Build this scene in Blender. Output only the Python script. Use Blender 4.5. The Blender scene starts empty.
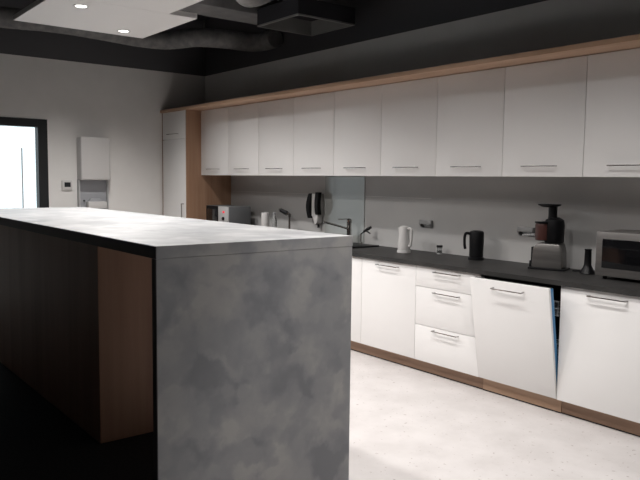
import bpy, bmesh, math, random
from mathutils import Vector, Matrix
random.seed(3)
S = bpy.context.scene
COL = S.collection
PI = math.pi

# ------------------------------------------------------------------ camera
YAW, PITCH, ROLL, CAMH, FPX = 0.9035, -0.0865, 0.0112, 1.4214, 699.3
fw = Vector((-math.sin(YAW)*math.cos(PITCH), math.cos(YAW)*math.cos(PITCH), math.sin(PITCH)))
rt = Vector((math.cos(YAW), math.sin(YAW), 0)); up = rt.cross(fw)
r2 = rt*math.cos(ROLL)+up*math.sin(ROLL); u2 = -rt*math.sin(ROLL)+up*math.cos(ROLL)
cam = bpy.data.cameras.new('camera'); camo = bpy.data.objects.new('camera', cam); COL.objects.link(camo)
m3 = Matrix((r2, u2, -fw)).transposed(); camo.matrix_world = Matrix.Translation((0, 0, CAMH)) @ m3.to_4x4()
cam.sensor_width = 36; cam.lens = FPX*36/640; cam.clip_start = 0.02
S.camera = camo

# ------------------------------------------------------------------ exposure, sky
S.view_settings.view_transform = 'Standard'; S.view_settings.look = 'None'
S.view_settings.exposure = 0.0; S.view_settings.gamma = 1; S.view_settings.use_curve_mapping = False
W = bpy.data.worlds.new('sky'); S.world = W; W.use_nodes = True
W.node_tree.nodes['Background'].inputs[0].default_value = (0.90, 0.97, 1.0, 1)
W.node_tree.nodes['Background'].inputs[1].default_value = 1.7
DOWN_W = 17.5          # watts of each recessed downlight
AISLE_W = 25.0         # watts of each aisle spotlight
DOWN_COL = (1.0, 0.965, 0.94)
S.cycles.max_bounces = 8

# ------------------------------------------------------------------ layout
XG = -7.178            # right face of the tall cabinet
XL = -7.811            # left wall
YB, YU, YW = 3.724, 3.907, 4.311
YP = 3.785
MOD = 0.6
XEND = XG+9*MOD
ZUB, ZUT = 1.458, 2.185
ZC = 0.832             # worktop surface
ZWALL = 2.677          # top of the white paint
ZCEIL = 3.35
XR, YF = 2.6, -3.0     # right wall, wall behind the camera
IX0, IX1, IY0, IY1, IZ = -5.67, -2.330, 1.083, 2.020, 1.175

# ------------------------------------------------------------------ materials
def mat(name, col, rough=0.5, metal=0.0, spec=0.5, **kw):
    m = bpy.data.materials.new(name); m.use_nodes = True
    b = m.node_tree.nodes['Principled BSDF']
    b.inputs['Base Color'].default_value = (*col, 1); b.inputs['Roughness'].default_value = rough
    b.inputs['Metallic'].default_value = metal; b.inputs['Specular IOR Level'].default_value = spec
    for k, v in kw.items(): b.inputs[k.replace('_', ' ')].default_value = v
    return m
def noise_mat(name, c1, c2, scale, stretch=(1, 1, 1), rough=0.5, detail=6, lo=0.35, hi=0.65, bump=0.0, spec=0.5, rot=(0, 0, 0), c3=None, scale3=1, nrough=0.55, bumpscale=None):
    m = mat(name, c1, rough, 0, spec); nt = m.node_tree; b = nt.nodes['Principled BSDF']
    tc = nt.nodes.new('ShaderNodeTexCoord'); mp = nt.nodes.new('ShaderNodeMapping')
    mp.inputs['Scale'].default_value = stretch; mp.inputs['Rotation'].default_value = rot
    nt.links.new(tc.outputs['Object'], mp.inputs[0])
    n = nt.nodes.new('ShaderNodeTexNoise'); n.inputs['Scale'].default_value = scale
    n.inputs['Detail'].default_value = detail; n.inputs['Roughness'].default_value = nrough
    nt.links.new(mp.outputs[0], n.inputs['Vector'])
    r = nt.nodes.new('ShaderNodeValToRGB'); r.color_ramp.elements[0].position = lo; r.color_ramp.elements[1].position = hi
    r.color_ramp.elements[0].color = (*c1, 1); r.color_ramp.elements[1].color = (*c2, 1)
    nt.links.new(n.outputs['Fac'], r.inputs[0]); out = r.outputs[0]
    if c3:
        n3 = nt.nodes.new('ShaderNodeTexNoise'); n3.inputs['Scale'].default_value = scale3; n3.inputs['Detail'].default_value = 2
        nt.links.new(tc.outputs['Object'], n3.inputs['Vector'])
        r3 = nt.nodes.new('ShaderNodeValToRGB'); r3.color_ramp.elements[0].position = .66; r3.color_ramp.elements[1].position = .72
        nt.links.new(n3.outputs['Fac'], r3.inputs[0])
        mx = nt.nodes.new('ShaderNodeMix'); mx.data_type = 'RGBA'
        nt.links.new(r3.outputs[0], mx.inputs[0]); nt.links.new(out, mx.inputs[6]); mx.inputs[7].default_value = (*c3, 1)
        out = mx.outputs[2]
    nt.links.new(out, b.inputs['Base Color'])
    if bump:
        bp = nt.nodes.new('ShaderNodeBump'); bp.inputs['Strength'].default_value = bump; bp.inputs['Distance'].default_value = 0.002
        nt.links.new(n.outputs['Fac'], bp.inputs['Height']); nt.links.new(bp.outputs[0], b.inputs['Normal'])
    return m
M = {}
M['paint'] = noise_mat('wall paint', (.72, .71, .69), (.76, .75, .73), 3, rough=.7, spec=.25)
M['black_wall'] = mat('black wall paint', (.10, .10, .106), .85, spec=.15)
M['black'] = mat('black paint', (.03, .03, .034), .85, spec=.15)
M['dark_room'] = mat('dark room paint', (.28, .27, .26), .9, spec=.1)
M['floor'] = noise_mat('speckled floor', (.47, .445, .435), (.545, .52, .51), 4.0, rough=.42, detail=8, c3=(.33, .29, .275), scale3=38, spec=.4)
M['floor_dark'] = noise_mat('darker floor', (.022, .020, .020), (.032, .029, .028), 60, rough=.95, spec=.05)  # darker floor tone for the camera side of the island
M['white'] = noise_mat('white laminate', (.75, .74, .73), (.78, .77, .76), 1.2, rough=.42, spec=.4)
M['carcass'] = mat('white carcass', (.66, .65, .63), .5)
M['oak'] = noise_mat('oak laminate', (.30, .175, .11), (.42, .265, .175), 9, stretch=(1, 1, .07), rough=.5, detail=8, spec=.3)
M['oak_long'] = noise_mat('oak laminate lengthwise', (.25, .155, .105), (.36, .235, .165), 9, stretch=(.07, 1, 1), rough=.5, detail=8, spec=.3)
M['oak_light'] = noise_mat('pale oak lengthwise', (.42, .27, .18), (.54, .37, .26), 9, stretch=(.07, 1, 1), rough=.5, detail=8, spec=.3)
M['brown'] = noise_mat('brown wood veneer', (.215, .115, .075), (.31, .18, .12), 7, stretch=(1, 1, .06), rough=.5, detail=8, spec=.3)
M['worktop'] = noise_mat('dark worktop laminate', (.024, .0235, .023), (.036, .035, .034), 5, rough=.5, spec=.3)
def concrete(name, dark, mid, light, rough, spec):
    m = mat(name, mid, rough, 0, spec); nt = m.node_tree; b = nt.nodes['Principled BSDF']; N = nt.nodes.new; Lk = nt.links.new
    tc = N('ShaderNodeTexCoord')
    n1 = N('ShaderNodeTexNoise'); n1.inputs['Scale'].default_value = 9; n1.inputs['Detail'].default_value = 4; Lk(tc.outputs['Object'], n1.inputs['Vector'])
    mv = N('ShaderNodeMix'); mv.data_type = 'RGBA'; mv.blend_type = 'ADD'; mv.inputs[0].default_value = .22; mv.clamp_result = False
    Lk(tc.outputs['Object'], mv.inputs[6]); Lk(n1.outputs['Color'], mv.inputs[7])
    tot = None
    for sc_, off in ((6.5, 0), (10.0, 3.3)):
        v = N('ShaderNodeTexVoronoi'); v.feature = 'SMOOTH_F1'; v.inputs['Scale'].default_value = sc_; v.inputs['Smoothness'].default_value = .6
        Lk(mv.outputs[2], v.inputs['Vector']); sp = N('ShaderNodeSeparateColor'); Lk(v.outputs['Color'], sp.inputs[0])
        if tot is None: tot = sp.outputs[0]
        else:
            a = N('ShaderNodeMath'); a.operation = 'ADD'; Lk(tot, a.inputs[0]); Lk(sp.outputs[1], a.inputs[1]); tot = a.outputs[0]
    n2 = N('ShaderNodeTexNoise'); n2.inputs['Scale'].default_value = 3.0; n2.inputs['Detail'].default_value = 7; n2.inputs['Roughness'].default_value = .6; Lk(tc.outputs['Object'], n2.inputs['Vector'])
    k = N('ShaderNodeMath'); k.operation = 'MULTIPLY_ADD'; k.inputs[1].default_value = 2.2; Lk(n2.outputs['Fac'], k.inputs[0]); Lk(tot, k.inputs[2])
    k2 = N('ShaderNodeMath'); k2.operation = 'MULTIPLY'; k2.inputs[1].default_value = .25; Lk(k.outputs[0], k2.inputs[0])
    r = N('ShaderNodeValToRGB'); e = r.color_ramp.elements
    e[0].position = .32; e[0].color = (*dark, 1); e[1].position = .72; e[1].color = (*light, 1); q = e.new(.52); q.color = (*mid, 1)
    Lk(k2.outputs[0], r.inputs[0]); Lk(r.outputs[0], b.inputs['Base Color']); return m
M['concrete'] = concrete('grey cloudy laminate', (.185, .19, .205), (.25, .254, .264), (.335, .33, .325), .42, .4)
M['concrete_top'] = concrete('grey cloudy laminate top', (.20, .205, .215), (.27, .275, .28), (.36, .36, .36), .45, .5)
M['edge_black'] = mat('black edge band', (.012, .012, .014), .5)
M['chrome'] = mat('brushed chrome', (.38, .37, .36), .25, 1)
M['steel'] = noise_mat('brushed steel', (.19, .18, .175), (.24, .23, .22), 30, stretch=(.1, 1, 1), rough=.4); M['steel'].node_tree.nodes['Principled BSDF'].inputs['Metallic'].default_value = .75
M['plastic_black'] = mat('black plastic', (.005, .005, .006), .4, spec=.25)
M['plastic_black_matt'] = mat('matt black plastic', (.006, .006, .007), .55, spec=.2)
M['plastic_white'] = mat('white plastic', (.58, .57, .56), .35)
M['plastic_grey'] = mat('grey plastic', (.34, .35, .37), .4)
M['plastic_lightgrey'] = mat('light grey plastic', (.45, .45, .45), .4)
M['glass_black'] = mat('black oven glass', (.006, .006, .007), .08, spec=.6)
M['blue'] = mat('blue protective film', (.05, .20, .40), .35)
M['red'] = mat('red juicer bowl', (.065, .026, .022), .3)
M['panel'] = mat('white acoustic panel', (.72, .70, .68), .8, spec=.2)
M['panel_edge'] = mat('panel edge', (.30, .27, .25), .8, spec=.2)
M['duct'] = noise_mat('dusty grey duct', (.12, .12, .12), (.16, .157, .155), 9, rough=.6, spec=.3)
M['flex'] = noise_mat('flexible duct cloth', (.12, .12, .12), (.19, .185, .18), 14, rough=.7, bump=.5)
M['flex_light'] = noise_mat('pale flexible duct cloth', (.20, .20, .195), (.28, .275, .27), 14, rough=.7, bump=.5)
M['vent'] = mat('grey vent metal', (.15, .15, .145), .5)
M['frame'] = mat('black window frame', (.003, .004, .005), .5)
M['led'] = mat('red indicator', (.5, .02, .03), .4); M['led'].node_tree.nodes['Principled BSDF'].inputs['Emission Color'].default_value = (1, .05, .08, 1); M['led'].node_tree.nodes['Principled BSDF'].inputs['Emission Strength'].default_value = .7
M['lens'] = mat('lit lamp lens', (1, 1, 1), .5); M['lens'].node_tree.nodes['Principled BSDF'].inputs['Emission Color'].default_value = (1, .96, .9, 1); M['lens'].node_tree.nodes['Principled BSDF'].inputs['Emission Strength'].default_value = 6
M['clear'] = mat('clear plastic', (.85, .86, .86), .06, 0, .5, Transmission_Weight=.9, IOR=1.45)
M['socket_grey'] = mat('socket grey', (.30, .30, .30), .4)
M['oven_grey'] = mat('dark grey enamel', (.13, .135, .14), .45)
M['screen'] = mat('dark display', (.02, .022, .025), .2)
def splash_mat():
    m = mat('back painted glass sheet', (.34, .35, .335), .10, 0, .4, Coat_Weight=.4, Coat_Roughness=.03)
    return m
M['sheet'] = splash_mat()
M['splash'] = noise_mat('grey splashback laminate', (.46, .455, .45), (.50, .495, .485), 2, rough=.4, spec=.4)
def pane_mat():
    m = bpy.data.materials.new('window glass'); m.use_nodes = True; nt = m.node_tree; nt.nodes.clear()
    o = nt.nodes.new('ShaderNodeOutputMaterial'); t = nt.nodes.new('ShaderNodeBsdfTransparent'); g = nt.nodes.new('ShaderNodeBsdfGlossy')
    g.inputs['Roughness'].default_value = .02; t.inputs[0].default_value = (.93, .96, .97, 1)
    f = nt.nodes.new('ShaderNodeFresnel'); f.inputs[0].default_value = 1.45; x = nt.nodes.new('ShaderNodeMixShader')
    nt.links.new(f.outputs[0], x.inputs[0]); nt.links.new(t.outputs[0], x.inputs[1]); nt.links.new(g.outputs[0], x.inputs[2])
    nt.links.new(x.outputs[0], o.inputs[0]); return m
M['pane'] = pane_mat()

# ------------------------------------------------------------------ mesh helpers
class MB:
    def __init__(s): s.bm = bmesh.new(); s.mi = 0
    def _add(s, t, T=None):
        if T is not None: bmesh.ops.transform(t, matrix=T, verts=t.verts)
        me = bpy.data.meshes.new('t'); t.to_mesh(me); t.free()
        n0 = len(s.bm.faces); s.bm.from_mesh(me); bpy.data.meshes.remove(me)
        s.bm.faces.ensure_lookup_table()
        for f in s.bm.faces[n0:]: f.material_index = s.mi
        return s
    def box(s, x0, x1, y0, y1, z0, z1, bev=0.0, seg=2, T=None):
        t = bmesh.new(); bmesh.ops.create_cube(t, size=1)
        bmesh.ops.scale(t, vec=(x1-x0, y1-y0, z1-z0), verts=t.verts)
        bmesh.ops.translate(t, vec=((x0+x1)/2, (y0+y1)/2, (z0+z1)/2), verts=t.verts)
        if bev: bmesh.ops.bevel(t, geom=t.edges[:], offset=bev, segments=seg, profile=.5, affect='EDGES')
        return s._add(t, T)
    def lathe(s, prof, c=(0, 0, 0), n=28, sx=1, sy=1, T=None):
        t = bmesh.new(); rings = []
        for r, z in prof:
            if r < 1e-5: rings.append([t.verts.new((0, 0, z))])
            else: rings.append([t.verts.new((r*sx*math.cos(2*PI*k/n), r*sy*math.sin(2*PI*k/n), z)) for k in range(n)])
        for a, b in zip(rings, rings[1:]):
            for k in range(n):
                k2 = (k+1) % n
                if len(a) == 1 and len(b) == 1: continue
                if len(a) == 1: t.faces.new((a[0], b[k2], b[k])) if 0 else t.faces.new((a[0], b[k], b[k2]))
                elif len(b) == 1: t.faces.new((a[k], a[k2], b[0]))
                else: t.faces.new((a[k], a[k2], b[k2], b[k]))
        for rg, fl in ((rings[0], 1), (rings[-1], 0)):
            if len(rg) > 1: t.faces.new(rg if not fl else rg[::-1])
        bmesh.ops.recalc_face_normals(t, faces=t.faces)
        X = Matrix.Translation(c)
        return s._add(t, X if T is None else T @ X)
    def cyl(s, p0, p1, r0, r1=None, n=20):
        p0, p1 = Vector(p0), Vector(p1); r1 = r0 if r1 is None else r1
        d = p1-p0; q = d.to_track_quat('Z', 'Y').to_matrix().to_4x4()
        return s.lathe([(r0, 0), (r1, d.length)], n=n, T=Matrix.Translation(p0) @ q)
    def tube(s, pts, r, n=12, smooth=4, ripple=0.0, cap=True):
        P = [Vector(p) for p in pts]
        if smooth > 1 and len(P) > 2:
            Q = []
            for i in range(len(P)-1):
                a, b, c, d = P[max(i-1, 0)], P[i], P[i+1], P[min(i+2, len(P)-1)]
                for k in range(smooth):
                    t = k/smooth
                    Q.append(.5*((2*b)+(c-a)*t+(2*a-5*b+4*c-d)*t*t+(3*b-a-3*c+d)*t**3))
            Q.append(P[-1]); P = Q
        t = bmesh.new(); rings = []; nrm = None
        for i, p in enumerate(P):
            d = (P[min(i+1, len(P)-1)]-P[max(i-1, 0)]).normalized()
            if nrm is None: nrm = d.orthogonal().normalized()
            nrm = (nrm-d*nrm.dot(d)).normalized(); bn = d.cross(nrm)
            rr = (r[i*len(r)//len(P)] if isinstance(r, (list, tuple)) else r)*(1+(ripple if i % 2 else -ripple))
            rings.append([t.verts.new(p+(nrm*math.cos(2*PI*k/n)+bn*math.sin(2*PI*k/n))*rr) for k in range(n)])
        for a, b in zip(rings, rings[1:]):
            for k in range(n): t.faces.new((a[k], a[(k+1) % n], b[(k+1) % n], b[k]))
        if cap: t.faces.new(rings[0][::-1]); t.faces.new(rings[-1])
        bmesh.ops.recalc_face_normals(t, faces=t.faces)
        return s._add(t)
    def prism(s, poly, a0, a1, axis='x', bev=0.0, T=None):
        # poly: 2D outline; extruded along axis. x: (y,z)  y: (x,z)  z: (x,y)
        f = {'x': lambda u, v, a: (a, u, v), 'y': lambda u, v, a: (u, a, v), 'z': lambda u, v, a: (u, v, a)}[axis]
        t = bmesh.new(); A = [t.verts.new(f(u, v, a0)) for u, v in poly]; B = [t.verts.new(f(u, v, a1)) for u, v in poly]
        n = len(poly); t.faces.new(A); t.faces.new(B[::-1])
        for k in range(n): t.faces.new((A[k], B[k], B[(k+1) % n], A[(k+1) % n]))
        bmesh.ops.recalc_face_normals(t, faces=t.faces)
        if bev: bmesh.ops.bevel(t, geom=t.edges[:], offset=bev, segments=2, profile=.5, affect='EDGES')
        return s._add(t, T)
    def m(s, i): s.mi = i; return s
    def build(s, name, mats, parent=None, smooth=True, loc=(0, 0, 0), label=None):
        me = bpy.data.meshes.new(name); s.bm.to_mesh(me); s.bm.free()
        for x in (mats if isinstance(mats, (list, tuple)) else [mats]): me.materials.append(M[x])
        if smooth:
            me.polygons.foreach_set('use_smooth', [True]*len(me.polygons))
            me.set_sharp_from_angle(angle=math.radians(35))
        o = bpy.data.objects.new(name, me); COL.objects.link(o); o.location = loc
        if parent: o.parent = parent
        if label: o['label'] = label
        return o
def thing(name, label, cat, loc=(0, 0, 0), rz=0, group=None):
    o = bpy.data.objects.new(name, None); COL.objects.link(o); o.location = loc; o.rotation_euler = (0, 0, rz)
    o.empty_display_size = .1; o['label'] = label; o['category'] = cat
    if group: o['group'] = group
    return o
def tag(o, label, cat, group=None):
    o['label'] = label; o['category'] = cat
    if group: o['group'] = group
    return o
def struct(o, label=None):
    o['kind'] = 'structure'
    if label: o['label'] = label
    return o
def dup(root, loc, label):
    def cp(o, par):
        c = o.copy(); COL.objects.link(c); c.parent = par
        for ch in o.children: cp(ch, c)
        return c
    c = cp(root, None); c.location = loc; c['label'] = label; return c

# ------------------------------------------------------------------ room shell
T_ = .15
o = MB().box(XL-T_, XR+T_, 1.9, YW+T_, -.12, 0).box(IX1-.012, XR+T_, .8, 1.9, -.12, 0).m(1).box(XL-T_, IX1-.012, YF-T_, 1.9, -.12, 0).box(IX1-.012, XR+T_, YF-T_, .8, -.12, 0).build('floor', ['floor', 'floor_dark'], smooth=False)
struct(o, 'pale speckled kitchen floor with a darker area on the camera side of the island')
struct(MB().box(XL-T_, XR+T_, YF-T_, YW+T_, ZCEIL, ZCEIL+.12).build('ceiling', 'black', smooth=False), 'black painted ceiling')
# left wall with the doorway opening: white paint up to ZWALL, black above
DY0, DY1, DZ = 1.10, 2.39, 2.03
w = MB().box(XL-T_, XL, YF-T_, DY0, 0, ZWALL).box(XL-T_, XL, DY1, YW+T_, 0, ZWALL).box(XL-T_, XL, DY0, DY1, DZ, ZWALL)
w.m(1).box(XL-T_, XL, YF-T_, YW+T_, ZWALL, ZCEIL)
struct(w.build('wall_left', ['paint', 'black_wall'], smooth=False), 'white wall painted black along its top')
w = MB().box(XL, XR+T_, YW, YW+T_, 0, ZWALL)
w.m(1).box(XL, XR+T_, YW, YW+T_, ZWALL, ZCEIL)
struct(w.build('wall_back', ['paint', 'black_wall'], smooth=False), 'kitchen wall painted black along its top')
struct(MB().box(XL-T_, XR+T_, YF-T_, YF, 0, ZCEIL).build('wall_front', 'dark_room', smooth=False))
struct(MB().box(XR, XR+T_, YF, YW, 0, ZCEIL).build('wall_right', 'dark_room', smooth=False))
# splashback laminate on the kitchen wall with its joint at 1.27 m
o = MB().box(XG, XEND, YW-.006, YW-.0005, ZC, 1.270).box(XG, XEND, YW-.006, YW-.0005, 1.274, ZUB).build('trim_1', 'splash', smooth=False)
struct(o, 'grey splashback sheets between worktop and wall cabinets')
o = MB().box(XG+3.2, XEND, YW-.009, YW-.006, 1.268, 1.276).build('trim_2', 'plastic_lightgrey', smooth=False); struct(o, 'thin horizontal joint strip on the splashback')
# doorway
d = MB()
f = .10
d.box(XL-.10, XL+.012, DY0, DY0+f, 0, DZ, .003).box(XL-.10, XL+.012, DY1-f, DY1, 0, DZ, .003).box(XL-.10, XL+.012, DY0+f, DY1-f, DZ-.085, DZ, .003)
dr = struct(d.build('door_1', 'frame', smooth=False), 'glazed doorway with black frame and daylight behind')
MB().box(XL-.055, XL-.045, DY0+f, DY1-f, 0.02, DZ-.085).build('pane', 'pane', dr, smooth=False)
MB().box(XL-.065, XL-.035, 2.133, 2.140, .02, 1.72).build('pane_joint', 'plastic_lightgrey', dr, smooth=False)
# daylight portal just outside the doorway
al = bpy.data.lights.new('portal', 'AREA'); al.shape = 'RECTANGLE'; al.size = DZ; al.size_y = DY1-DY0; al.cycles.is_portal = True
ao = bpy.data.objects.new('portal', al); COL.objects.link(ao); ao.location = (XL-.2, (DY0+DY1)/2, DZ/2); ao.rotation_euler = (0, -PI/2, 0)

# ------------------------------------------------------------------ ceiling services
PZ = 2.5
def panel(x0, x1, y0, y1, label):
    o = MB().box(x0, x1, y0, y1, PZ, PZ+.035, .002).build('ceiling_panel', 'panel', smooth=False)
    tag(o, label, 'ceiling panel', 'suspended ceiling panels over the island')
    for sx in (x0+.45, x1-.08):
        for sy in (y0+.12, y1-.12):
            MB().cyl((sx, sy, PZ+.03), (sx, sy, ZCEIL+.01), .004, n=8).build('hanger', 'black', o)
    return o
panel(-5.24, -4.352, 1.39, 2.345, 'far pale suspended ceiling panel with two round downlights')
panel(-4.348, -3.30, 1.18, 2.135, 'nearer pale suspended ceiling panel cut off by the top of the photo')
panel(-3.29, -2.30, 1.39, 2.345, 'pale suspended ceiling panel above the near end of the island')
panel(-2.29, -1.30, 1.18, 2.135, 'pale suspended ceiling panel past the near end of the island')
panel(-1.29, -.30, 1.39, 2.345, 'added unseen ceiling panel nearest the camera')  # added out of view to carry the extra fill lamp
def downlight(x, y, label, power=1.0, beam=162):
    t = thing('downlight', label, 'downlight', (x, y, PZ), 0, 'round downlights in the ceiling panels')
    MB().lathe([(.034, -.001), (.046, -.005), (.050, -.001), (.050, .001), (.034, .001)], n=32).build('ring', 'plastic_white', t)
    MB().lathe([(0, -.0035), (.034, -.0025), (.034, .0), (0, .0)], n=32).build('lens', 'lens', t)
    l = bpy.data.lights.new('lamp', 'SPOT'); l.energy = DOWN_W*power*4; l.color = DOWN_COL; l.spot_size = math.radians(beam); l.spot_blend = 1.0; l.shadow_soft_size = .04
    lo = bpy.data.objects.new('lamp', l); COL.objects.link(lo); lo.location = (0, 0, -.05); lo.parent = t
downlight(-4.52, 1.61, 'round downlight nearer the top left edge of the pale ceiling panel', 1.5, 165)
downlight(-5.07, 2.12, 'round downlight nearest the kitchen side corner of the pale ceiling panel', 1.6, 165)
downlight(-3.95, 1.90, 'lit round downlight in the nearer ceiling panel', .5, 150)
downlight(-3.05, 1.61, 'lit round downlight above the near end of the island', 1.05, 150)
downlight(-2.41, 2.24, 'lit round downlight just above the island end panel', .75, 150)
downlight(-1.42, 2.0, 'lit round downlight nearest the camera', .6, 140)
downlight(-.75, 1.62, 'added fill downlight in the unseen ceiling panel nearest the camera', .5, 140)  # added lamp out of view, brightens the island end panel

# row of cylinder spotlights high above the kitchen aisle
def spotlight(x, y, label, power=1.0):
    t = thing('ceiling_spotlight', label, 'spotlight', (x, y, ZCEIL), 0, 'ceiling spotlights above the kitchen aisle')
    MB().lathe([(.04, -.15), (.045, -.15), (.045, 0), (0, 0), (0, -.004), (.04, -.004)], n=28).build('housing', 'black', t)
    MB().lathe([(0, -.144), (.0395, -.144), (.0395, -.14), (0, -.14)], n=28).build('lens', 'lens', t)
    l = bpy.data.lights.new('lamp', 'SPOT'); l.energy = AISLE_W*power*4; l.color = DOWN_COL; l.spot_size = math.radians(118); l.spot_blend = 1.0; l.shadow_soft_size = .06
    lo = bpy.data.objects.new('lamp', l); COL.objects.link(lo); lo.location = (0, 0, -.17); lo.parent = t
for x, pw, lb in ((-6.2, 2.8, 'black ceiling spotlight nearest the left wall'), (-4.9, 1.35, 'second black ceiling spotlight from the left wall'), (-3.3, .92, 'black ceiling spotlight above the drawers'),
                  (-2.2, 1, 'black ceiling spotlight above the open dishwasher'), (-1.3, 1.25, 'black ceiling spotlight nearest the camera')):
    spotlight(x, 2.45, lb, pw)

# rectangular duct, flexible ducts, vent
o = MB().box(-5.62, -5.26, .6, 3.70, 2.85, 3.2, .004).build('air_duct', 'duct', smooth=False); tag(o, 'straight grey rectangular air duct under the black ceiling', 'duct')
o = MB().tube([(-7.3, .4, 2.93), (-7.15, 1.2, 2.90), (-7.02, 1.76, 2.88), (-6.87, 2.2, 2.87), (-6.87, 2.63, 2.86), (-6.96, 3.05, 2.86), (-6.90, 3.36, 2.86), (-6.62, 3.55, 2.87), (-6.50, 3.80, 2.87), (-6.47, 4.08, 2.87), (-6.35, 4.19, 2.87), (-6.1, 4.19, 2.87)], .095, n=24, smooth=14, ripple=.01).build('flexible_duct', 'flex'); tag(o, 'long wavy grey flexible duct running near the left wall', 'duct')
o = MB().tube([(-4.35, 2.3, 3.10), (-4.62, 2.7, 3.04), (-4.90, 3.05, 2.94), (-5.04, 3.22, 2.95), (-5.05, 3.42, 3.04), (-4.98, 3.62, 3.10), (-4.93, 3.70, 3.03), (-4.93, 3.70, 2.96), (-4.93, 3.70, 2.888)], .11, n=24, smooth=10, ripple=.01).build('flexible_duct', 'flex_light'); tag(o, 'thick grey flexible duct bending down into the square vent', 'duct')
v = thing('ceiling_vent', 'square grey ceiling air vent with open dark middle', 'vent', (-4.93, 3.70, 2.735))
def ring_box(mb, r, ri, z0, z1, ri_top=None):
    ri_top = ri if ri_top is None else ri_top
    for k in range(4):
        T = Matrix.Rotation(k*PI/2, 4, 'Z')
        mb.prism([(-r, z0), (-ri, z0), (-ri_top, z1), (-r, z1)], -r, r, 'y', T=T) if False else None
    # square ring as quads
    t = bmesh.new()
    def sq(q, z): return [t.verts.new((q*a, q*b, z)) for a, b in ((-1, -1), (1, -1), (1, 1), (-1, 1))]
    L = [sq(r, z0), sq(ri, z0), sq(ri_top, z1), sq(r if ri_top < r else ri_top+.005, z1)]
    for a, b in zip(L, L[1:]+L[:1]):
        for k in range(4): t.faces.new((a[k], a[(k+1) % 4], b[(k+1) % 4], b[k]))
    bmesh.ops.recalc_face_normals(t, faces=t.faces); mb._add(t); return mb
ring_box(MB(), .302, .282, 0, .012).build('frame', 'vent', v, smooth=False)
ring_box(MB(), .283, .278, .012, .125, .272).build('inner_wall', 'vent', v, smooth=False)
ring_box(MB(), .300, .285, .0125, .13, .2849).build('outer_box', 'black', v, smooth=False)
MB().box(-.30, .30, -.30, .30, .131, .145).build('vent_cap', 'black', v, smooth=False)
o = MB().cyl((XL+.02, YW-.02, ZWALL), (XL+.02, YW-.02, ZCEIL), .012, n=12).build('conduit_pipe', 'duct'); tag(o, 'thin dark vertical pipe in the black upper corner', 'pipe')

# ------------------------------------------------------------------ kitchen units
def handle(parent, x, z, w=.25, y=0, vert=False, mname='chrome'):
    mb = MB()
    if vert:
        mb.box(-.007, .007, -.034, -.026, -w/2, w/2, .002).box(-.004, .004, -.028, .004, -w/2, -w/2+.010).box(-.004, .004, -.028, .004, w/2-.010, w/2)
    else:
        mb.box(-w/2, w/2, -.032, -.025, -.0035, .0035, .001).box(-w/2, -w/2+.008, -.027, .004, -.0035, .0035).box(w/2-.008, w/2, -.027, .004, -.0035, .0035)
    return mb.build('handle', mname, parent, loc=(x, y, z), label='flat chrome bow handle')

# tall cabinet
t = thing('tall_cabinet', 'tall white cabinet with oak side standing in the left corner', 'cabinet', (XL+.012, YB, 0))
wd = XG-XL-.012
MB().box(.018, wd-.02, .024, YW-YB-.003, .10, 2.185).box(.03, wd-.03, .07, YW-YB-.01, 0, .10).build('body', 'carcass', t, smooth=False)
MB().box(wd-.019, wd, 0, YW-YB-.003, 0, 2.185, .001).build('side_panel', 'oak', t, smooth=False, label='oak side panel')
MB().box(0, .017, .0, .30, 0, 2.185, .001).build('filler_strip', 'brown', t, smooth=False)
q = MB().box(.020, wd-.022, 0, .019, .103, 1.863, .0015).build('door', 'white', t); handle(q, wd-.075, 1.02, .22, vert=True)
q = MB().box(.020, wd-.022, 0, .019, 1.869, 2.183, .0015).build('door', 'white', t); handle(q, .30, 1.925, .25)

# wall cabinets
UH = ZUT-ZUB
def wall_cab(label, loc):
    t = thing('wall_cabinet', label, 'cabinet', loc, 0, 'white wall cabinets in one row')
    MB().box(.001, MOD-.001, .021, YW-YU-.001, 0.0, UH-.001).build('body', 'carcass', t, smooth=False)
    q = MB().box(.0018, MOD-.0018, 0, .019, -.004, UH-.003, .0015).build('door', 'white', t)
    handle(q, .295, .064, .25); return t
names = ['leftmost wall cabinet touching the oak side of the tall cabinet', 'second wall cabinet from the oak panel, above the roll canister',
         'third wall cabinet from the oak panel, above the chrome shower tap', 'fourth wall cabinet, above the black and white dispenser',
         'fifth wall cabinet, directly above the reflective glass sheet and sink tap', 'sixth wall cabinet, above the white kettle',
         'seventh wall cabinet, above the black kettle', 'eighth wall cabinet, above the juicer', 'ninth wall cabinet, cut by the right edge, above the microwave']
wc0 = None
for n, nm in enumerate(names):
    loc = (XG+n*MOD, YU, ZUB)
    if wc0 is None: wc0 = wall_cab('white '+nm, loc)
    else: dup(wc0, loc, 'white '+nm)
o = MB().box(XL+.005, XEND, YB-.02, YW-.001, 2.187, 2.217, .0015).build('cornice_board', 'oak_light', smooth=False); tag(o, 'long oak board lying along the top of all the wall cabinets', 'board')

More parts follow.
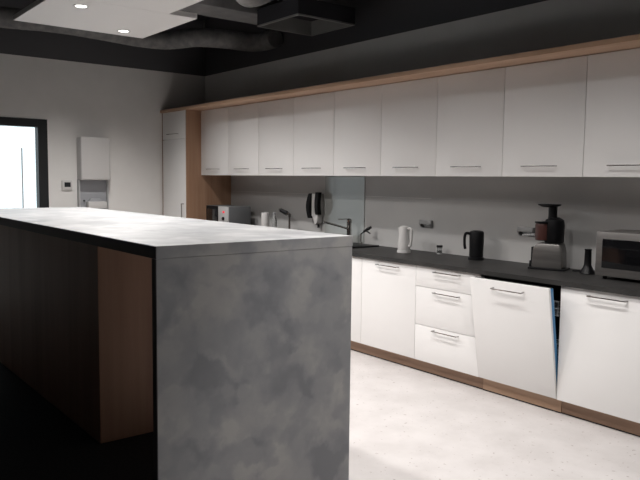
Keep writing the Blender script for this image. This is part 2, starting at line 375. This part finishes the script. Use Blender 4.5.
# base cabinets
def base_body(t):
    MB().box(.001, MOD-.001, .021, YW-YB-.02, .10, ZC-.03).build('body', 'carcass', t, smooth=False)
def base_cab(label, loc):
    t = thing('base_cabinet', label, 'cabinet', loc, 0, 'white base cabinets with one door'); base_body(t)
    q = MB().box(.0018, MOD-.0018, 0, .019, .098, .800, .0015).build('door', 'white', t); handle(q, .305, .765, .235); return t
b0 = base_cab('white base cabinet with one door between the island and the drawers', (XG+5*MOD, YB, 0))
dup(b0, (XG+4*MOD, YB, 0), 'white base cabinet under the sink, mostly hidden by the island end')
dup(b0, (XG+8*MOD, YB, 0), 'white base cabinet right of the open dishwasher, at the right edge')
t = thing('drawer_cabinet', 'white base cabinet with three drawers left of the open dishwasher', 'cabinet', (XG+6*MOD, YB, 0)); base_body(t)
for z0, z1, hz in ((.650, .800, .770), (.3655, .647, .621), (.098, .3625, .343)):
    q = MB().box(.0018, MOD-.0018, 0, .019, z0, z1, .0015).build('drawer', 'white', t); handle(q, .305, hz, .235)
# dishwasher, door ajar
t = thing('dishwasher', 'built-in dishwasher with its white front tilted partly open', 'dishwasher', (XG+7*MOD, YB, 0))
mb = MB().box(.003, .018, .03, .56, .10, .80).box(.582, .597, .03, .56, .10, .80).box(.018, .582, .545, .56, .10, .80).box(.018, .582, .03, .545, .10, .13).box(.018, .582, .03, .545, .785, .80)
mb.build('tub', 'plastic_black_matt', t, smooth=False)
mb = MB()
for z in (.34, .60):
    for x in [.05+.0277*k for k in range(19)]: mb.box(x-.0018, x+.0018, .06, .50, z-.0018, z+.0018).box(x-.0018, x+.0018, .058, .062, z, z+.09)
    for y in (.06, .17, .28, .39, .50): mb.box(.045, .555, y-.002, y+.002, z-.002, z+.002)
    for dz in (.045, .09): mb.box(.045, .555, .058, .062, z+dz-.002, z+dz+.002).box(.045, .049, .06, .50, z+dz-.002, z+dz+.002).box(.551, .555, .06, .50, z+dz-.002, z+dz+.002)
mb.build('rack', 'plastic_grey', t, smooth=False)
dd = bpy.data.objects.new('door', None)
q = MB().box(.0025, MOD-.0025, 0, .019, 0, .700, .0015).build('door', 'white', t, loc=(0, -.001, .100)); q.rotation_euler = (math.asin(.12/.70), 0, 0)
handle(q, .305, .655, .235)
MB().box(.012, MOD-.012, .019, .052, .03, .695, .003).build('inner_panel', 'plastic_black_matt', q)
MB().box(MOD-.0125, MOD-.006, .020, .050, .03, .690, .001).build('edge_strip', 'blue', q, label='blue strip along the inner door edge')
# plinth boards
for x0, x1, dy, mt, lb in ((XG+.001, XG+7*MOD-.001, 0, 'oak_long', 'long oak plinth board under the drawers and doors left of the dishwasher'),
                           (XG+7*MOD, XG+8*MOD, -.004, 'oak_light', 'short paler oak plinth board under the open dishwasher'),
                           (XG+8*MOD+.001, XEND, 0, 'oak_long', 'oak plinth board under the rightmost base cabinet')):
    o = MB().box(x0, x1, YP+dy, YP+dy+.016, .003, .097, .001).build('plinth_board', mt, smooth=False); tag(o, lb, 'plinth board')
    MB().box(x0, x1, YP+dy-.003, YP+dy+.010, 0, .006).build('shadow_strip', 'plastic_black', o, smooth=False)  # dark strip standing in for the shadow gap below the plinth
# worktop with sink cutout
SX0, SX1, SY0, SY1 = -5.42, -4.80, 3.83, 4.10
y0, y1 = YB-.02, YW-.006
mb = MB().box(XG+.001, SX0, y0, y1, ZC-.03, ZC).box(SX1, XEND, y0, y1, ZC-.03, ZC).box(SX0, SX1, y0, SY0, ZC-.03, ZC).box(SX0, SX1, SY1, y1, ZC-.03, ZC)
bmesh.ops.remove_doubles(mb.bm, verts=mb.bm.verts, dist=1e-5)
o = mb.build('worktop', 'worktop', smooth=False); tag(o, 'long dark grey kitchen worktop on the white base cabinets', 'worktop')

# ------------------------------------------------------------------ sink and taps
t = thing('sink', 'black sink with raised rim set in the dark worktop', 'sink', ((SX0+SX1)/2, (SY0+SY1)/2, ZC))
hw, hd = (SX1-SX0)/2, (SY1-SY0)/2
mb = MB()
mb.box(-hw-.025, -hw+.012, -hd-.02, hd+.02, .0, .010, .002).box(hw-.012, hw+.27, -hd-.02, hd+.14, .0, .012, .002)
mb.box(-hw+.012, hw-.012, -hd-.02, -hd+.012, .0, .010, .002).box(-hw+.012, hw-.012, hd-.012, hd+.02, .0, .010, .002)
mb.build('rim', 'plastic_black', t)
MB().box(-hw+.003, hw-.003, -hd+.003, hd-.003, -.18, -.17).box(-hw+.003, -hw+.011, -hd+.003, hd-.003, -.17, 0).box(hw-.011, hw-.003, -hd+.003, hd-.003, -.17, 0).box(-hw+.011, hw-.011, -hd+.003, -hd+.011, -.17, 0).box(-hw+.011, hw-.011, hd-.011, hd-.003, -.17, 0).build('bowl', 'plastic_black', t)
t = thing('mixer_tap', 'chrome single lever mixer tap in front of the glass sheet', 'tap', (-4.875, 4.18, ZC))
MB().lathe([(.028, 0), (.028, .006), (.022, .010), (.021, .19), (.023, .194), (.023, .222), (.019, .226), (0, .226)]).build('body', 'chrome', t)
MB().tube([(0, 0, .135), (0, -.03, .145), (0, -.16, .178), (0, -.285, .208), (0, -.295, .204), (0, -.298, .192)], .009, smooth=5).build('spout', 'chrome', t)
MB().box(-.010, .010, -.13, .012, .226, .234, .002).build('lever', 'chrome', t)
t = thing('shower_tap', 'small chrome tap with thick black spray head left of the wall dispenser', 'tap', (-5.80, 4.17, ZC))
MB().lathe([(.024, 0), (.022, .012), (.011, .018), (.010, .20), (.014, .205), (.014, .235), (0, .24)]).build('stem', 'chrome', t)
MB().tube([(0, 0, .222), (-.018, -.012, .245), (-.035, -.025, .258)], .014, smooth=4, n=16).build('collar', 'chrome', t)
mb = MB().cyl((-.015, -.02, .238), (-.080, -.055, .272), .024, .020, n=20)
mb.build('spray_head', 'plastic_black', t)
MB().cyl((-.080, -.055, .272), (-.095, -.063, .280), .020, .012).build('cap', 'chrome', t)
t = thing('side_spray', 'small black tilted side spray right of the mixer tap', 'tap', (-4.72, 4.19, ZC+.012))
MB().cyl((0, 0, 0), (0, 0, .02), .018, .014).cyl((0, 0, .015), (0, 0, .09), .006).build('stem', 'chrome', t)
MB().tube([(-.005, 0, .085), (.03, .01, .115), (.06, .03, .14), (.085, .045, .155)], [.006, .011, .015, .012], smooth=4, n=14).build('spray_head', 'plastic_black', t)
MB().cyl((.05, .02, .12), (.10, .02, .10), .009, .006).build('trigger', 'plastic_black', t)

# reflective glass sheet behind the sink
o = MB().box(-5.385, -4.802, YW-.013, YW-.0065, ZC+.004, ZUB-.006, .001).build('glass_sheet', 'sheet', smooth=False); tag(o, 'shiny reflective glass sheet on the wall behind the sink', 'glass panel')

# wall dispenser with two black curved panels
t = thing('wall_dispenser', 'black and white curved dispenser on the wall left of the glass sheet', 'dispenser', (-5.47, YW-.006, 1.02))
def arc_poly(w_, d_, n=10): return [(-w_/2, 0)]+[(-w_/2*math.cos(PI*k/n), -.02-d_*math.sin(PI*k/n)) for k in range(n+1)]+[(w_/2, 0)]
MB().prism(arc_poly(.13, .07), .04, .26, 'z', bev=.004).build('shell', 'plastic_white', t)
def curved(xc, z0, z1, tilt, yy):
    mb = MB(); P = []
    for k in range(9):
        u = k/8; P.append((xc+tilt*(u-.5)+.018*math.sin(PI*u)*(-1 if xc < 0 else 1)*.6, yy-.02*math.sin(PI*u), z0+(z1-z0)*u))
    t_ = bmesh.new(); rows = []
    for (x, y, z) in P: rows.append([t_.verts.new((x-.026, y+.03, z)), t_.verts.new((x-.026, y-.012, z)), t_.verts.new((x+.026, y-.012, z)), t_.verts.new((x+.026, y+.03, z))])
    for a, b in zip(rows, rows[1:]):
        for k in range(4): t_.faces.new((a[k], a[(k+1) % 4], b[(k+1) % 4], b[k]))
    t_.faces.new(rows[0]); t_.faces.new(rows[-1]); bmesh.ops.recalc_face_normals(t_, faces=t_.faces)
    bmesh.ops.bevel(t_, geom=t_.edges[:], offset=.003, segments=1, affect='EDGES'); mb._add(t_); return mb
curved(-.058, .015, .262, .01, -.075).build('side_panel', 'plastic_black', t)
curved(.058, .055, .275, .0, -.075).build('side_panel', 'plastic_black', t)
MB().prism([(-.035, .06), (.06, .06), (.055, -.02), (.02, -.05)], -.08, -.01, 'y', bev=.004).build('chin', 'plastic_white', t)
MB().cyl((.035, -.045, -.04), (.035, -.045, -.075), .010, .013).build('nozzle', 'plastic_black', t)

# ------------------------------------------------------------------ things on the worktop
# small microwave at the far left
t = thing('microwave_oven', 'small grey microwave in the far left corner of the worktop', 'microwave', (-7.05, 3.90, ZC))
MB().box(0, .484, .012, .292, .012, .283, .006).build('body', 'oven_grey', t)
MB().box(.004, .268, 0, .014, .014, .281, .003).box(0.268, .271, .004, .014, .014, .281).build('door', 'plastic_black_matt', t)
MB().box(.03, .245, -.002, .002, .05, .245, .002).build('window', 'glass_black', t)
cp_ = MB().box(.272, .484, 0, .014, .014, .281, .003).build('control_panel', 'plastic_lightgrey', t)
MB().box(.372, .410, -.004, .002, .210, .232, .001).build('display', 'led', cp_)
for z in (.15, .085): MB().cyl((.39, .002, z), (.39, -.016, z), .020, .017).build('knob', 'plastic_black', cp_)
for x in (.03, .45):
    for y in (.04, .26): MB().cyl((x, y, 0), (x, y, .014), .012, n=12).build('foot', 'plastic_black', t)
# canister and bottle
t = thing('canister', 'white upright paper roll beside the glass bottle', 'paper roll', (-6.02, 4.02, ZC))
MB().lathe([(.018, .0), (.040, .0), (.041, .004), (.041, .236), (.040, .24), (.018, .24)]).build('roll', 'plastic_white', t)
MB().lathe([(.0, .236), (.017, .236), (.017, .246), (0, .247)]).build('core', 'plastic_grey', t)
t = thing('glass_bottle', 'slim dull glass bottle standing right of the white roll', 'bottle', (-5.90, 4.05, ZC))
MB().lathe([(0, 0), (.026, 0), (.028, .006), (.028, .17), (.018, .205), (.014, .215), (.014, .235), (0, .235)]).build('glass', 'clear', t)
MB().lathe([(0, .235), (.016, .235), (.016, .250), (0, .252)]).build('stopper', 'plastic_grey', t)
# kettles
CR = Vector((math.cos(YAW), math.sin(YAW), 0))
def kettle(name, label, loc, body, r0, r1, h, hsign, rz, mats, base_mat):
    t = thing(name, label, 'kettle', loc, rz)
    MB().lathe([(0, 0), (r0*1.12, 0), (r0*1.14, .006), (r0*1.10, .018), (r0*.9, .022), (0, .022)], n=36).build('power_base', base_mat, t)
    MB().lathe([(0, .022), (r0*.97, .022), (r0, .030), (r0*.99, .07), ((r0+r1)/2, h*.55), (r1, h-.014), (r1*.97, h-.010), (0, h-.010)], n=36).build('jug', mats, t)
    MB().lathe([(r1*.96, h-.010), (r1*.93, h-.002), (r1*.5, h+.005), (0, h+.006)], n=36).build('lid', mats, t)
    s = hsign
    MB().tube([(s*(r1-.006), 0, h-.020), (s*(r1+.024), 0, h-.016), (s*(r1+.036), 0, h-.04), (s*(r1+.036), 0, h*.55), (s*(r1+.030), 0, h*.38)]+([] if body == 'open' else [(s*(r0+.012), 0, h*.27), (s*(r0-.006), 0, h*.27)]), .0105, smooth=5, n=14).build('handle', mats, t)
    if body != 'open': MB().prism([(-s*(r1-.012), h-.075), (-s*(r1+.004), h-.062), (-s*(r1+.018), h-.014), (-s*(r1-.014), h-.012)], -.014, .014, 'y', bev=.002).build('spout', mats, t)
    return t
kettle('kettle', 'white electric kettle on its base near the island corner', (-4.055, 4.07, ZC), 'closed', .050, .038, .215, 1, YAW-.75, 'plastic_white', 'plastic_white')
kettle('kettle', 'black electric kettle standing above the drawers', (-3.385, 4.165, ZC), 'open', .052, .054, .215, -1, YAW, 'plastic_black_matt', 'plastic_black')
# jar
t = thing('small_jar', 'tiny clear jar with black rim between the two kettles', 'jar', (-3.815, 4.235, ZC))
MB().lathe([(0, 0), (.020, 0), (.022, .004), (.022, .052), (.019, .052), (.019, .008), (0, .008)]).build('glass', 'clear', t)
MB().lathe([(0, .053), (.025, .053), (.025, .068), (.023, .071), (0, .071)]).build('lid', 'plastic_black', t)
MB().lathe([(0, .009), (.017, .009), (.017, .03), (0, .032)]).build('contents', 'plastic_black', t)
# juicer
t = thing('juicer', 'upright juicer with silver base and black feeding tube', 'juicer', (-2.735, 4.135, ZC), YAW-.60)
MB().prism([(-.105, .012), (.100, .012), (.095, .13), (.080, .178), (-.075, .178), (-.098, .14)], -.065, .065, 'y', bev=.010).build('base', 'steel', t)
MB().box(-.125, .118, -.072, .072, 0, .014, .004).box(-.130, -.100, -.03, .03, 0, .055, .006).box(-.118, -.098, -.035, .035, .05, .15, .006).build('foot', 'plastic_black', t)
MB().lathe([(.060, .183), (.064, .19), (.066, .30), (.060, .335), (.030, .352), (0, .352)], c=(.025, 0, 0), n=36).build('drum', 'plastic_black', t)
MB().lathe([(.040, .195), (.050, .20), (.052, .30), (.048, .312), (0, .312)], c=(-.045, -.02, 0), n=32).build('juice_bowl', 'red', t, label='reddish brown juice bowl')
MB().lathe([(0, .312), (.056, .312), (.056, .322), (0, .326)], c=(-.045, -.02, 0), n=32).build('bowl_lid', 'plastic_black', t)
MB().lathe([(.032, .34), (.029, .36), (.029, .425), (0, .425)], c=(.01, 0, 0)).build('feeding_tube', 'plastic_black', t)
MB().lathe([(0, .420), (.045, .420), (.075, .432), (.078, .440), (.070, .440), (.045, .430), (0, .430)], c=(-.014, 0, 0), n=36, sy=.75).build('tray', 'plastic_black', t)
MB().tube([(-.085, -.02, .232), (-.13, -.02, .228), (-.185, -.02, .222)], .009, n=12).build('spout', 'clear', t)
o = MB().tube([(-2.60, 4.20, ZC+.006), (-2.57, 4.16, ZC+.006), (-2.54, 4.19, ZC+.006), (-2.50, 4.22, ZC+.006), (-2.49, 4.28, ZC+.006)], .004, n=8, smooth=5).build('power_cord', 'plastic_black'); tag(o, 'short black cord lying behind the juicer base', 'cord')
o = MB().lathe([(0, 0), (.048, 0), (.050, .004), (.046, .012), (.030, .040), (.023, .060), (.021, .150), (.023, .153), (.023, .160), (0, .160)], n=32).build('juicer_pusher', 'plastic_black', loc=(-2.462, 4.15, ZC)); tag(o, 'black flared plastic pusher standing between juicer and silver microwave', 'pusher')
# big microwave
t = thing('microwave_oven', 'silver microwave with black glass door at the right edge', 'microwave', (-2.318, 3.99, ZC))
MB().box(0, .50, .016, .31, .018, .292, .006).build('body', 'steel', t)
dq = MB().box(0, .385, 0, .018, .020, .290, .004).build('door', 'steel', t)
MB().box(.042, .365, -.002, .004, .070, .248, .002).build('window', 'glass_black', dq)
cq = MB().box(.387, .50, 0, .018, .020, .290, .004).build('control_panel', 'steel', t)
MB().box(.405, .485, -.002, .004, .225, .260, .001).build('display', 'screen', cq)
MB().cyl((.445, .002, .10), (.445, -.018, .10), .026, .023, n=28).build('knob', 'chrome', cq)
for x in (.04, .46):
    for y in (.05, .27): MB().cyl((x, y, 0), (x, y, .02), .013, n=12).build('foot', 'plastic_black', t)

# sockets on the splashback
def socket(label, x):
    t = thing('wall_socket', label, 'socket', (x, YW-.006, 1.062), 0, 'double sockets on the splashback')
    MB().prism([(0, -.032), (-.010, -.032), (-.036, .0), (-.030, .032), (0, .032)], -.066, .066, 'x', bev=.003).build('housing', 'socket_grey', t)
    for s in (-.033, .033):
        c0 = Vector((s, -.0225, -.0165)); d = Vector((0, -.032, -.026)).normalized()
        MB().cyl(c0-d*.004+Vector((0, 0, .001)), c0+d*.002, .020, n=24).build('outlet', 'plastic_black' if s < 0 else 'plastic_lightgrey', t)
    return t
socket('double socket on the splashback just right of the white kettle', -4.02)
socket('double socket on the splashback behind the juicer spout', -3.04)

# ------------------------------------------------------------------ things on the left wall
t = thing('thermostat', 'small white thermostat with dark display beside the glazed doorway', 'thermostat', (XL, 2.586, 1.328))
MB().box(0, .022, -.055, .055, -.052, .052, .004).build('housing', 'plastic_white', t)
MB().box(.021, .0235, -.030, .038, -.022, .030, .001).build('display', 'screen', t)
t = thing('towel_dispenser', 'tall white dispenser with grey lower section on the left wall', 'dispenser', (XL, 2.865, 1.07))
MB().box(0, .15, -.165, .165, .315, .79, .018, 4).build('cover', 'plastic_white', t)
MB().box(0, .03, -.165, .165, -.10, .32, .006).build('back_plate', 'plastic_grey', t)
for a in (-.168, .155): MB().box(.03, .075, a, a+.013, -.10, .315, .002).build('side_cheek', 'plastic_lightgrey', t)
MB().prism([(-.035, .11), (.07, .11), (.11, .06), (.12, .012), (-.075, .012), (-.07, .06)], .03, .075, 'x', bev=.004).build('valve', 'plastic_grey', t)
MB().box(.03, .12, -.08, .13, .0, .075, .006).build('tray', 'plastic_white', t)
MB().cyl((.03, -.10, .085), (.045, -.10, .085), .010, n=14).build('button', 'plastic_black', t)

# ------------------------------------------------------------------ island
t = thing('kitchen_island', 'high kitchen island with grey cloudy top and end panel over brown wood', 'island', (IX0, IY0, 0))
L, D = IX1-IX0, IY1-IY0
mb = MB().box(0, L, .003, D, IZ-.046, IZ, .001)
mb.build('countertop', 'concrete_top', t, smooth=False)
MB().box(.002, L-.0005, -.0005, .003, IZ-.046, IZ-.001).build('edge_band', 'edge_black', t, smooth=False, label='black edge band along the long side')
MB().box(L-.032, L, .003, D-.002, 0, IZ-.0475, .001).build('end_panel', 'concrete', t, smooth=False, label='grey cloudy end panel')
MB().box(L-.032, L-.0005, 0, .003, 0, IZ-.0475).build('panel_edge_band', 'edge_black', t, smooth=False)
MB().box(L+.0001, L+.0008, .003, D-.001, IZ-.046, IZ-.001).build('top_edge_band', 'concrete', t, smooth=False)
MB().box(.02, -3.57-IX0, 1.335-IY0, D-.03, 0, IZ-.0465, .001).build('cabinet_body', 'brown', t, smooth=False, label='brown wood cabinet side')
